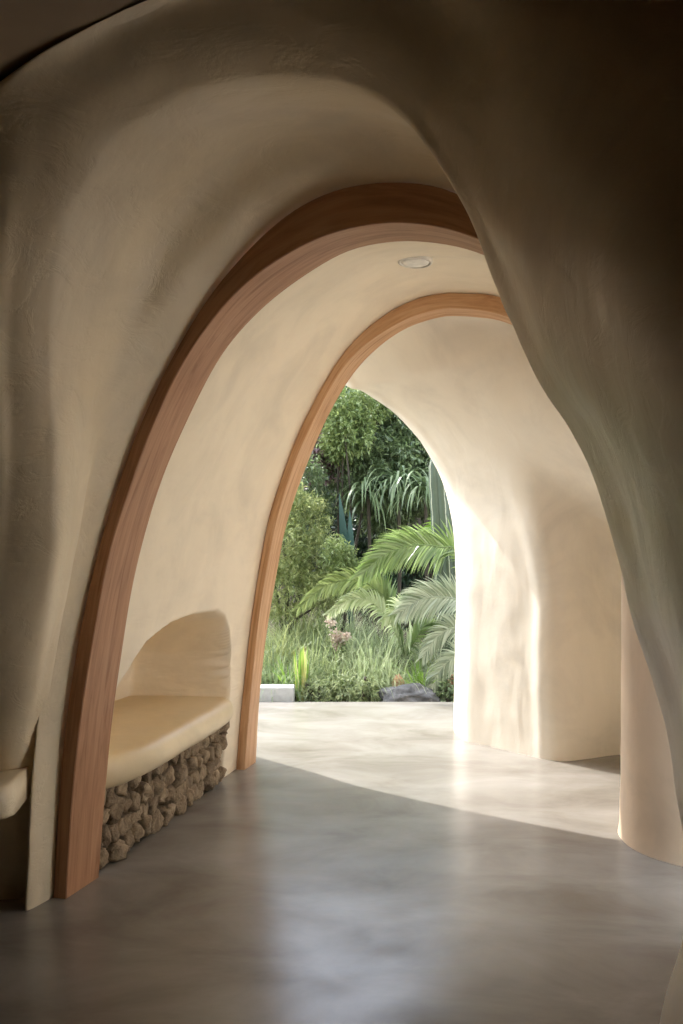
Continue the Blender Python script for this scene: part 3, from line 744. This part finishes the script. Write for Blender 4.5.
# dense dark bushes well behind that close the view
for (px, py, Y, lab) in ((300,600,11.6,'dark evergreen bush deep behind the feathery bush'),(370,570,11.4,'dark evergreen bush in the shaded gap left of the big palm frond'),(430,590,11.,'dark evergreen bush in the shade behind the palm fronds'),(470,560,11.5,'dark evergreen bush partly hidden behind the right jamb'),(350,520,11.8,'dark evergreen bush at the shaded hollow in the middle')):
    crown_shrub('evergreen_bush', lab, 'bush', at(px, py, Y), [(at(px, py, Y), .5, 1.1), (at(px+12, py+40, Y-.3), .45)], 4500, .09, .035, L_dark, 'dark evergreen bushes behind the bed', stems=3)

# rock, small stones, curb
def boulder(c, rad, label, mat, seed, name='rock', group=None):
    import bmesh
    bm = bmesh.new(); bmesh.ops.create_icosphere(bm, subdivisions=5, radius=1); V = np.array([v.co[:] for v in bm.verts]); fc = [[v.index for v in f.verts] for f in bm.faces]; bm.free()
    d = np.array([1+.28*mnoise.noise(Vector(q*1.3)+Vector((seed, 0, 0)))+.12*mnoise.noise(Vector(q*3.4)+Vector((0, seed, 0)))+.04*mnoise.noise(Vector(q*9)) for q in V])
    V = V*d[:, None]*np.array(rad)+np.array(c); V[:, 2] += .02*np.sin(V[:, 2]*90)*.2
    return tag(mesh_obj(name, V, fc, mat), label, 'rock')
c = at(408, 704, 8.12); c[2] = -.01; boulder(c, (.25, .15, .10), 'low flat grey rock at the edge of the slab', M_rock, 3.)
M_terra = plain('reddish stone', (.50, .27, .17), .85, 20.)
c = at(398, 690, 8.35); c[2] = .06; boulder(c, (.05, .05, .07), 'small orange brown stone behind the grey rock', M_terra, 8.)
c = at(452, 684, 8.3); c[2] = .06; boulder(c, (.05, .05, .09), 'small reddish stone beside the right jamb', M_terra, 12.)
x1_ = (294-CX)/F*7.95
V, Fc = box(-2.6, x1_, 7.90, 8.06, -.12, .105)
o = mesh_obj('curb', V, Fc, M_curb, smooth=False); tag(o, 'low straight pale concrete curb ending beside the sword plant', 'curb')
bv = o.modifiers.new('bev', 'BEVEL'); bv.width = .006; bv.segments = 2

# ------------------------------------------------------------------ light
sun = bpy.data.lights.new('sun', 'SUN'); sun.energy = 3.1; sun.angle = math.radians(.55); sun.color = (1, .985, .965)
so = bpy.data.objects.new('sun', sun); COL.objects.link(so)
AZ = np.array([-math.sin(math.radians(46)), math.cos(math.radians(46))]); EL = math.radians(47)
dirv = Vector((AZ[0]*math.cos(EL), AZ[1]*math.cos(EL), math.sin(EL)))
so.rotation_euler = dirv.to_track_quat('Z', 'Y').to_euler(); so.location = (-6, 12, 8)
w = bpy.data.worlds.new('sky'); scene.world = w; w.use_nodes = True; nt = w.node_tree
sky = nt.nodes.new('ShaderNodeTexSky'); sky.sky_type = 'NISHITA'; sky.sun_disc = False; sky.sun_elevation = EL; sky.sun_rotation = math.atan2(AZ[0], AZ[1]); sky.dust_density = 1.5
bg = nt.nodes['Background']; hs = nt.nodes.new('ShaderNodeHueSaturation'); hs.inputs['Saturation'].default_value = .5; nt.links.new(sky.outputs['Color'], hs.inputs['Color']); nt.links.new(hs.outputs['Color'], bg.inputs['Color']); bg.inputs['Strength'].default_value = .46

# ------------------------------------------------------------------ camera and view
cam = bpy.data.cameras.new('camera'); co = bpy.data.objects.new('camera', cam); COL.objects.link(co)
co.location = (0, 0, EYE); co.rotation_euler = (math.pi/2, 0, 0); cam.sensor_fit = 'VERTICAL'; cam.sensor_height = 36.; cam.lens = 36.*F/1024
cam.clip_start = .05; cam.clip_end = 200
scene.camera = co
scene.cycles.max_bounces = 14; scene.cycles.diffuse_bounces = 10; scene.cycles.glossy_bounces = 4; scene.cycles.transmission_bounces = 6
scene.cycles.use_denoising = True; scene.cycles.sample_clamp_indirect = 6.
vs = scene.view_settings; vs.view_transform = 'Standard'; vs.look = 'None'; vs.gamma = 1; vs.use_curve_mapping = False; vs.exposure = 1.17
